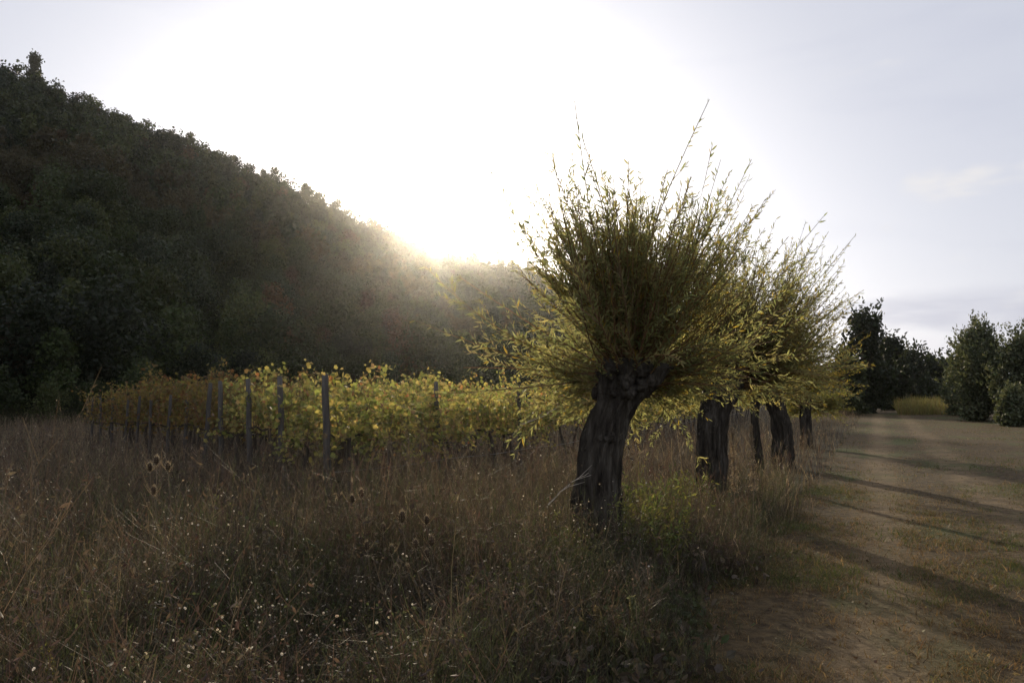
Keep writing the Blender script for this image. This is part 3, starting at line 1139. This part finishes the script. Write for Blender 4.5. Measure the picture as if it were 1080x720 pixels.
def hscale(p):
    """height factor: low near the mown edge and near the photographer, tall in the field; patchy"""
    X, A = T(p[:, 0], p[:, 1])
    r = np.hypot(p[:, 0], p[:, 1])
    e = np.clip((-1.0 - X) / 1.6, 0, 1)
    nr = np.clip((r - 2.2) / 3.2, 0, 1)
    nz = np.array([mnoise.noise(Vector((a * .55, b * .55, 2.0))) for a, b in p[:, :2]])
    n2 = np.array([mnoise.noise(Vector((a * 1.7, b * 1.7, 6.0))) for a, b in p[:, :2]])
    pxx = 540 + F * p[:, 0] / np.maximum(p[:, 1], .5)
    glade = 1 - .5 * np.exp(-((pxx - 418) / 70) ** 2) * np.exp(-((p[:, 1] - 5.2) / 1.1) ** 4)
    Xv = T(p[:, 0], p[:, 1])[0]
    glade = glade * np.where((Xv < -4.8) & (Xv > -8.2) & (p[:, 1] > 8), .62, 1)
    return glade * (.3 + .7 * np.minimum(e ** .8, nr)) * np.clip(1 + .8 * nz + .45 * n2, .25, 1.8)


def tilt_dirs(n, s):
    return norm(np.concatenate([rng.normal(size=(n, 2)) * s, np.ones((n, 1))], 1))


BROWN = [(.08, .064, .047), (.11, .088, .062), (.06, .048, .038), (.14, .115, .083), (.072, .056, .044)]
STRAW = [(.28, .225, .15), (.22, .175, .115), (.17, .135, .09)]
GREYG = [(.07, .085, .036), (.055, .068, .03), (.09, .1, .045), (.095, .09, .055)]
RED = [(.1, .066, .05), (.08, .054, .043), (.125, .088, .064)]


def patchy(p, a, b, s=.3, off=0.0, thr=0.0, jit=.3):
    n = len(p)
    nz = np.array([mnoise.noise(Vector((q[0] * s + off, q[1] * s, off))) for q in p[:, :2]]) + .25 * rng.normal(size=n)
    return np.where((nz > thr)[:, None], cols(n, a, jit=jit), cols(n, b, jit=jit))


# low leafy understorey
p = field_pts(70000, 14, 1.25)
hs = hscale(p)
n = len(p)
acc = Acc()
blades(acc, p, tilt_dirs(n, .45), rng.uniform(.22, .55, n) * hs * 1.1, np.concatenate([rng.normal(size=(n, 2)) * .35, -rng.uniform(.1, .5, (n, 1))], 1), rng.uniform(.004, .009, n),
       patchy(p, GREYG, BROWN, .35, 3.0, -.2), 3)
# broad low leaves near the bottom of the picture
p = field_pts(16000, 8.5, 1.2)
n = len(p)
fwd = norm(np.concatenate([rng.normal(size=(n, 2)), rng.uniform(.1, .9, (n, 1))], 1))
p2 = p + np.stack([np.zeros(n), np.zeros(n), rng.uniform(.02, .5, n) * hscale(p)], 1)
scatter(acc, *OVAL, p2, frames(fwd), rng.uniform(.03, .085, n), patchy(p, GREYG, BROWN, .5, 5.0, .05))
tag(acc.build('field_grass', M_grass), 'low grey-green grass and leaves under the dry weeds', 'grass', kind='stuff')

# tall dry grass stems with plumes
acc = Acc()
for cnt, dm, nb, wd in ((30000, 13, 1.35, (.0022, .0042)), (52000, 72, 1.0, (.006, .015))):
    p = field_pts(cnt, dm, nb, dmin=1.8 if dm < 20 else 10)
    n = len(p)
    hs = hscale(p)
    L = rng.uniform(.45, 1.0, n) * hs * np.where(p[:, 1] > 15, .95, 1)
    far_left = (T(p[:, 0], p[:, 1])[0] < -9)
    c = patchy(p, BROWN + STRAW[2:] + GREYG, RED + BROWN[:3] + GREYG, .3, 9.0, -.05) if dm < 20 else patchy(p, BROWN + STRAW, RED + STRAW[1:], .3, 9.0, -.05)
    st = rng.uniform(size=n) < .16
    c[st] = cols(int(st.sum()), STRAW, jit=.3)
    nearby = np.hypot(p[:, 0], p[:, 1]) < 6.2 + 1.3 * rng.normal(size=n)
    c[nearby] = .7 * cols(int(nearby.sum()), GREYG + BROWN[2:3], jit=.3)  # greener close to the viewer, and darkened in colour for shade among the stems
    bd = np.concatenate([rng.normal(size=(n, 2)) * .16, -rng.uniform(0, .16, (n, 1))], 1)
    P = blades(acc, p, tilt_dirs(n, .16), L, bd, rng.uniform(*wd, n), c, 3, taper=.7)
    # plume: several short hairs near the tip
    m = int(n * (.5 if dm < 20 else .35))
    k = rng.choice(n, m, replace=False)
    for q in range(6 if dm < 20 else 4):
        s = rng.uniform(.72, 1, m)[:, None]
        pb = P[k, 2] + (P[k, 3] - P[k, 2]) * np.clip((s - .667) * 3, 0, 1)
        tg = norm(P[k, 3] - P[k, 2])
        blades(acc, pb, norm(tg + .5 * rng.normal(size=(m, 3))), rng.uniform(.02, .07, m) * (1 if dm < 20 else 1.5), np.zeros((m, 3)), rng.uniform(*wd, m) * 1.1, c[k] * 1.25, 1, taper=.6)
tag(acc.build('tall_dry_grass', M_grass), 'tall brown dry grass and weeds filling the unmown field', 'grass', kind='stuff')

# bushy dry weeds: domes of fine forking twigs, each clump with its own colour
acc = Acc()
p = field_pts(700, 16, 1.1, -1.4, 2.4)
n = len(p)
hs = hscale(p)
pc = np.array(BROWN + GREYG + GREYG + RED + STRAW[2:])[rng.integers(len(BROWN) + 2 * len(GREYG) + len(RED) + 1, size=n)]
H = rng.uniform(.35, .95, n) * (.35 + .65 * hs)
m = 60
own = np.repeat(np.arange(n), m)
N_ = n * m
d = norm(np.concatenate([rng.normal(size=(N_, 2)) * .5, np.full((N_, 1), 1.0)], 1))
cc = np.clip(pc[own] * rng.uniform(.7, 1.35, (N_, 1)), 0, 1)
P = blades(acc, p[own] + np.concatenate([rng.normal(size=(N_, 2)) * .05, np.zeros((N_, 1))], 1), d, H[own] * rng.uniform(.55, 1.1, N_), np.concatenate([rng.normal(size=(N_, 2)) * .18, rng.uniform(-.25, .05, (N_, 1))], 1), np.full(N_, .0032), cc, 3, taper=.6)
for q in range(5):
    i = rng.integers(1, 4, N_)
    pb = P[np.arange(N_), i]
    d2 = norm(d + .9 * rng.normal(size=(N_, 3)))
    Q = blades(acc, pb, d2, rng.uniform(.04, .16, N_) * (.5 + H[own]), np.zeros((N_, 3)), np.full(N_, .0024), cc * 1.1, 1, taper=.5)
    k = rng.uniform(size=N_) < .7
    mk = int(k.sum())
    scatter(acc, *OVAL, Q[k, -1], frames(norm(rng.normal(size=(mk, 3)))), rng.uniform(.008, .022, mk), np.clip(cc[k] * rng.uniform(.9, 1.5, (mk, 1)), 0, 1))
tag(acc.build('bushy_weeds', M_grass), 'bushy dry weeds in brown and grey-green clumps among the grass', 'weeds', kind='stuff')

# branching weeds with pale fluffy seed heads
acc, accf = Acc(), Acc()
p = field_pts(2300, 13, 1.15, -1.5, 2.6)
n = len(p)
hs = hscale(p)
L = rng.uniform(.5, 1.1, n) * hs * np.where(rng.uniform(size=n) < .2, 1.5, 1)
c = patchy(p, BROWN, RED, .3, 4.0, -.1)
P = blades(acc, p, tilt_dirs(n, .14), L, np.concatenate([rng.normal(size=(n, 2)) * .12, -rng.uniform(0, .05, (n, 1))], 1), rng.uniform(.004, .007, n), c, 4, taper=.6)
tips = []
for q in range(9):
    s = rng.uniform(1.6, 3.9, n)
    i = np.clip(s.astype(int), 0, 3)
    fr = (s - i)[:, None]
    pb = P[np.arange(n), i] * (1 - fr) + P[np.arange(n), i + 1] * fr
    d = norm(np.concatenate([rng.normal(size=(n, 2)) * .75, rng.uniform(.5, 1.1, (n, 1))], 1))
    l2 = rng.uniform(.08, .28, n) * (.6 + .6 * hs)
    Q = blades(acc, pb, d, l2, np.zeros((n, 3)), np.full(n, .0028), c * 1.15, 2, taper=.4)
    tips.append(Q[:, -1])
    # dry little leaves on the branches
    k = rng.uniform(size=n) < .8
    m = int(k.sum())
    scatter(acc, *LANCE, Q[k, 1], frames(norm(rng.normal(size=(m, 3)))), rng.uniform(.02, .05, m)[:, None] * np.array([[1.8, 1, 1]]), c[k])
tips = np.concatenate(tips)
X, A = T(tips[:, 0], tips[:, 1])
nzz = np.array([mnoise.noise(Vector((a * .5, b * .5, 21.0))) for a, b in tips[:, :2]])
sel = rng.uniform(size=len(tips)) < np.clip(-.1 + .85 * nzz, .008, .35)
tp = tips[sel]
m = len(tp)
for q in range(4):
    fwd = norm(rng.normal(size=(m, 3)))
    wh = cols(m, [(.62, .57, .47), (.75, .72, .64), (.5, .43, .32)], jit=.2)
    scatter(accf, *CLUMP, tp, frames(fwd), np.repeat(rng.uniform(.003, .0115, m), 1), wh)
tag(acc.build('branching_weeds', M_grass), 'brown branching weed stems scattered through the field', 'weeds', kind='stuff')
tag(accf.build('seed_heads', M_seed), 'tiny whitish seed heads speckling the dry weeds', 'seed heads', kind='stuff')

# weeds under the vines and farther field: reddish bushy mass
acc = Acc()
p = field_pts(26000, 40, .9, -5.5, 9)
n = len(p)
hs = .75 + .5 * np.array([mnoise.noise(Vector((a * .35, b * .35, 12.0))) for a, b in p[:, :2]])
pz = p + np.stack([rng.normal(size=n) * .1, rng.normal(size=n) * .1, rng.uniform(.02, .95, n) * hs], 1)
scatter(acc, *OVAL, pz, frames(norm(rng.normal(size=(n, 3)))), rng.uniform(.03, .085, n), patchy(p, BROWN, RED, .18, 2.0, .0))
tag(acc.build('vineyard_undergrowth', M_grass), 'reddish brown dry undergrowth around the vine rows', 'undergrowth', kind='stuff')

# fresh green weeds round the willow trunks
acc = Acc()
for pxa, pxb, da, db, hh, n in ((655, 712, 7.2, 9.2, .85, 260), (585, 612, 7.0, 7.8, .5, 90), (700, 745, 10.5, 12.5, .7, 120), (40, 130, 3.5, 4.6, .3, 70), (200, 250, 8, 9, .6, 60), (480, 560, 5, 6.5, .45, 120)):
    d = rng.uniform(da, db, n)
    x = (rng.uniform(pxa, pxb, n) - 540) / F * d
    p = np.stack([x, d, gz(x, d)], 1)
    gcol = cols(n, [(.15, .17, .05), (.2, .2, .06), (.11, .14, .045)], jit=.25)
    P = blades(acc, p, tilt_dirs(n, .15), rng.uniform(.5, 1.0, n) * hh, rng.normal(size=(n, 3)) * .1, np.full(n, .005), gcol * .8, 4, taper=.5)
    for q in range(14):
        s_ = rng.uniform(.8, 4, n)
        i = np.clip(s_.astype(int), 0, 3)
        fr = (s_ - i)[:, None]
        pb = P[np.arange(n), i] * (1 - fr) + P[np.arange(n), i + 1] * fr
        scatter(acc, *LANCE, pb, frames(norm(rng.normal(size=(n, 3)) + np.array([0, 0, .5]))), rng.uniform(.03, .075, n)[:, None] * np.array([[1.6, 1, 1]]), gcol * rng.uniform(.8, 1.2, (n, 1)))
tag(acc.build('green_weeds', M_grass), 'fresh yellow-green weeds growing in patches near the willow trunks', 'weeds', kind='stuff')

# short grass on the track
acc = Acc()


def track_pts(n, amax, bias):
    out, got = [], 0
    while got < n:
        m = n * 2
        d = 3.2 + (amax - 3.2) * rng.uniform(0, 1, m) ** bias
        px = rng.uniform(640, 1180, m)
        x = (px - 540) / F * d
        X, A = T(x, d)
        ok = (X > -1.35) & (X < 8.8) & (A < 83)
        q = np.stack([x, d, gz(x, d) + .02], 1)[ok]
        out.append(q)
        got += len(q)
    return np.concatenate(out)[:n]


for cnt, am, bs, hh, wd in ((150000, 16, 1.3, (.025, .11), (.0025, .005)), (60000, 60, 1.15, (.03, .09), (.007, .016))):
    if am < 20:                             # in tufts near the viewer
        ctr = track_pts(cnt // 14, am, bs)
        p = np.repeat(ctr, 14, 0) + np.concatenate([rng.normal(size=(len(ctr) * 14, 2)) * np.repeat(rng.uniform(.012, .05, (len(ctr), 1)), 14, 0), np.zeros((len(ctr) * 14, 1))], 1)
    else: p = track_pts(cnt, am, bs)
    n = len(p)
    nz = np.array([mnoise.noise(Vector((a * .45, b * .45, 31.0))) + .5 * mnoise.noise(Vector((a * 1.6, b * 1.6, 5.0))) + .45 * mnoise.noise(Vector((a * 5, b * 5, 9.0))) for a, b in p[:, :2]])
    Xr = T(p[:, 0], p[:, 1])[0]
    rut = np.maximum(np.exp(-((Xr - .0) / .22) ** 2), np.exp(-((Xr - 1.65) / .22) ** 2))
    keep = rng.uniform(size=n) < np.clip(.6 + 1.3 * nz, .08, 1) * (1 - .75 * rut)
    p, nz = p[keep], nz[keep]
    n = len(p)
    Xt = T(p[:, 0], p[:, 1])[0]
    g = nz + .25 * rng.normal(size=n) + .45 * np.exp(-((Xt - 1.7) / .8) ** 2) * (p[:, 1] < 20) - .1 > .22
    c = np.where(g[:, None], cols(n, [(.085, .105, .032), (.11, .122, .038), (.065, .085, .026)], jit=.3), cols(n, [(.19, .125, .056), (.255, .175, .083), (.1, .066, .034)], jit=.3))
    blades(acc, p, tilt_dirs(n, .7), rng.uniform(*hh, n) * (1 + .6 * np.clip(nz, -1, 1)), np.concatenate([rng.normal(size=(n, 2)) * .3, -rng.uniform(0, .3, (n, 1))], 1), rng.uniform(*wd, n), c, 2)
tag(acc.build('mown_grass', M_grass), 'short straw and green grass tufts on the track', 'grass', kind='stuff')

acc = Acc()
p = track_pts(1500, 22, 1.2)
n = len(p)
scatter(acc, *OVAL, p + [0, 0, .035], frames(norm(np.concatenate([rng.normal(size=(n, 2)), .25 * rng.normal(size=(n, 1))], 1))), rng.uniform(.015, .042, n), cols(n, [(.15, .11, .06), (.11, .078, .045), (.19, .155, .08)], jit=.3))
tag(acc.build('fallen_leaves', M_grass), 'small brown fallen leaves strewn over the mown track', 'leaves', kind='stuff')

# yellow-green weeds at the end of the track
acc = Acc()
n = 5000
px = rng.uniform(945, 1008, n)
d = rng.uniform(58, 80, n)
x = (px - 540) / F * d
blades(acc, np.stack([x, d, gz(x, d)], 1), tilt_dirs(n, .3), rng.uniform(.5, 1.3, n), rng.normal(size=(n, 3)) * .1, rng.uniform(.03, .07, n), cols(n, [(.2, .19, .06), (.16, .16, .05), (.22, .17, .07)], jit=.3), 2)
tag(acc.build('far_weeds', M_grass), 'strip of yellow-green weeds across the far end of the track', 'weeds', kind='stuff')


# ------------------------------------------------------------------ single plants in front
def teasel(px, py, d, label, size=1.0):
    top = at(px, py, d)
    x, y = top[0] + rng.normal() * .03, top[1] + rng.normal() * .03
    z = float(gz(x, y))
    t = empty('teasel', (x, y, z))
    tag(t, label, 'teasel', 'dry teasels in the weeds')
    e = top - np.array([x, y, z])
    s = np.linspace(0, 1, 8)[:, None]
    P = e * s + np.array([[.03, .02, 0]]) * np.sin(s * math.pi)
    acc = Acc()
    tubes(acc, P[None], np.linspace(.006, .0035, 8)[None], np.array([[.2, .15, .09]]), 5)
    acc.build('stem', M_wood, t)
    hh = .075 * size
    V, Fq = egg(hh, .02 * size)
    acc = Acc()
    acc.add(V + e, Fq, np.array([.075, .05, .03]))
    m = 190
    i = rng.integers(len(V), size=m)
    b = V[i] + e
    d0 = norm(V[i] - np.array([0, 0, hh * .35]))
    d0 = norm(d0 + np.array([0, 0, .35]) + .12 * rng.normal(size=(m, 3)))
    blades(acc, b, d0, rng.uniform(.012, .021, m) * size, np.zeros((m, 3)), np.full(m, .0016), cols(m, [(.55, .47, .33), (.45, .37, .25)]), 1, taper=.8)
    acc.build('head', M_grass, t)
    acc = Acc()
    m = 9
    a = rng.uniform(0, math.tau, m)
    d0 = norm(np.stack([np.cos(a), np.sin(a), np.full(m, .35)], 1))
    blades(acc, np.tile(e, (m, 1)), d0, rng.uniform(.05, .1, m) * size, np.tile([[0, 0, .75]], (m, 1)), np.full(m, .0035), cols(m, [(.34, .26, .15)]), 4, taper=.7)
    acc.build('bracts', M_grass, t)


TS = [(371, 528, 6.4, 'upper left teasel of the pair standing above the others, lighter stalk'), (381, 522, 6.5, 'teasel just right of its taller-stalked twin in the separate pair'),
      (404, 558, 6.2, 'yellowish teasel head alone between the pair and the main clump'), (424, 548, 6.1, 'largest teasel head with long curved bracts, topping the main clump'),
      (450, 550, 6.2, 'teasel head at the upper right of the main clump, on a slanting stalk'), (387, 577, 5.9, 'small dark teasel low on the left of the main clump'),
      (413, 581, 5.8, 'teasel head low in the main clump, straight under the largest head'), (438, 576, 5.9, 'orange-rimmed slender teasel in the middle of the main clump'),
      (455, 573, 6.0, 'reddish teasel at the right side of the main clump'), (450, 586, 5.8, 'small teasel under the reddish one'),
      (418, 604, 5.5, 'lowest teasel head of the clump, half sunk in the weeds'), (429, 603, 5.6, 'small low teasel beside the half sunk one'),
      (165, 487, 7.0, 'dark egg-shaped teasel head, tallest of the three on the left'), (158, 494, 7.1, 'teasel touching the left side of the tall dark one'),
      (177, 493, 6.9, 'teasel just right of the tall dark head on the left'), (162, 519, 6.6, 'teasel lower down beneath the left trio')]
for i, (px, py, d, lab) in enumerate(TS):
    teasel(px, py + 3, d, lab, 1.15 if i == 3 else rng.uniform(.85, 1.05))


def plume_stalk(px, ptop, d, label, pal, leafy=False, w=.06, n=900, name='dry_dock_stalk', cat='stalk'):
    top = at(px, ptop, d)
    x, y = top[0], top[1]
    z = float(gz(x, y))
    h = top[2] - z
    t = empty(name, (x, y, z))
    tag(t, label, cat)
    acc = Acc()
    s = np.linspace(0, 1, 9)
    P = np.stack([.03 * np.sin(s * 3), .02 * np.sin(s * 4), h * s], 1)
    tubes(acc, P[None], np.linspace(.008, .003, 9)[None], np.array([[.24, .17, .1]]), 5)
    acc.build('stem', M_wood, t)
    acc = Acc()
    u = rng.uniform(.42, 1, n)
    whorl = .6 + .4 * np.sin(u * 60)
    rr = w * (1.15 - u) * 1.6 * whorl * np.sqrt(rng.uniform(0, 1, n)) + .006
    a = rng.uniform(0, math.tau, n)
    pos = np.stack([np.interp(u, s, P[:, 0]) + rr * np.cos(a), np.interp(u, s, P[:, 1]) + rr * np.sin(a), u * h], 1)
    scatter(acc, *OVAL, pos, frames(norm(rng.normal(size=(n, 3)))), rng.uniform(.01, .022, n), cols(n, pal, jit=.3))
    acc.build('flower_spike', M_grass, t)
    if leafy:
        m = 60
        u = rng.uniform(.02, .5, m)
        a = rng.uniform(0, math.tau, m)
        fwd = norm(np.stack([np.cos(a), np.sin(a), np.full(m, .7)], 1))
        acc = Acc()
        scatter(acc, *LANCE, np.stack([np.zeros(m), np.zeros(m), u * h], 1), frames(fwd), np.repeat(rng.uniform(.05, .12, (m, 1)), 3, 1) * np.array([[2, 1, 1]]), cols(m, pal, jit=.2))
        acc.build('leaves', M_grass, t)


DOCK = [(.27, .22, .15), (.23, .18, .125), (.31, .255, .18)]
plume_stalk(771, 450, 9.6, 'feathery tan dock stalk in front of the second willow, left of two', DOCK, w=.075, n=1300)
plume_stalk(791, 447, 9.8, 'feathery tan dock stalk, slimmer, right of its twin beside the slim trunk', DOCK, w=.055, n=1100)
plume_stalk(665, 628, 4.9, 'pale green leafy flower spike near the bottom, right of the big trunk', [(.17, .18, .09), (.22, .22, .11), (.13, .14, .07)], True, .035, 700, 'green_flower_spike', 'plant')
plume_stalk(628, 640, 4.9, 'faded yellowish leafy spike left of the pale green one, below the big trunk', [(.17, .14, .07), (.2, .16, .08)], True, .03, 500, 'faded_flower_spike', 'plant')
plume_stalk(50, 680, 3.6, 'small yellow-green leafy plant in the bottom left corner', [(.2, .21, .05), (.26, .22, .06)], True, .05, 350, 'leafy_plant', 'plant')


def dead_branch(pts_, label, r=.007):
    P = np.array([at(*q) for q in pts_])
    b = P.mean(0)
    b[2] = float(gz(b[0], b[1]))
    acc = Acc()
    s = np.linspace(0, 1, len(P))
    t = np.linspace(0, 1, 12)
    Q = np.stack([np.interp(t, s, P[:, i]) for i in range(3)], 1) - b
    Q += rng.normal(size=Q.shape) * .006
    tubes(acc, Q[None], np.linspace(r, r * .35, 12)[None], np.array([[.42, .37, .3]]), 5)
    for k in (4, 6, 8, 9):
        d = norm(Q[-1] - Q[0] + .5 * np.linalg.norm(Q[-1] - Q[0]) * norm(rng.normal(size=3)))
        q = Q[k] + d * np.linspace(0, .16, 4)[:, None]
        tubes(acc, q[None], np.linspace(r * .5, r * .2, 4)[None], np.array([[.42, .37, .3]]), 4)
    o = acc.build('dead_branch', M_wood, None, tuple(b))
    tag(o, label, 'branch')


dead_branch([(576, 535, 7.3), (590, 520, 7.3), (604, 508, 7.3), (620, 498, 7.35)], 'pale bare dead branch leaning against the big willow trunk')
dead_branch([(548, 448, 11.5), (565, 442, 11.5), (578, 436, 11.5), (590, 428, 11.5)], 'pale bare twig slanting across the vines left of the big willow')

# ------------------------------------------------------------------ haze
if HAZE_DENSITY > 0:
    acc = Acc()
    x0, x1, y0, y1, z0, z1 = -1700, 1700, -1700, 1700, -1.0, 175.0
    V = np.array([(x, y, z) for x in (x0, x1) for y in (y0, y1) for z in (z0, z1)], float)
    acc.add(V, np.array([[0, 1, 3, 2], [4, 6, 7, 5], [0, 4, 5, 1], [2, 3, 7, 6], [0, 2, 6, 4], [1, 5, 7, 3]]), np.array([1, 1, 1]))
    m = bpy.data.materials.new('haze_air')
    m.use_nodes = True
    n, l = m.node_tree.nodes, m.node_tree.links
    n.clear()
    out = n.new('ShaderNodeOutputMaterial')
    v = n.new('ShaderNodeVolumePrincipled')
    v.inputs['Color'].default_value = (.96, .96, .97, 1)
    v.inputs['Density'].default_value = HAZE_DENSITY
    v.inputs['Anisotropy'].default_value = HAZE_ANISO
    l.new(v.outputs[0], out.inputs['Volume'])
    tag(acc.build('haze', m), 'thin pale haze in the evening air over the field', 'haze', kind='stuff')
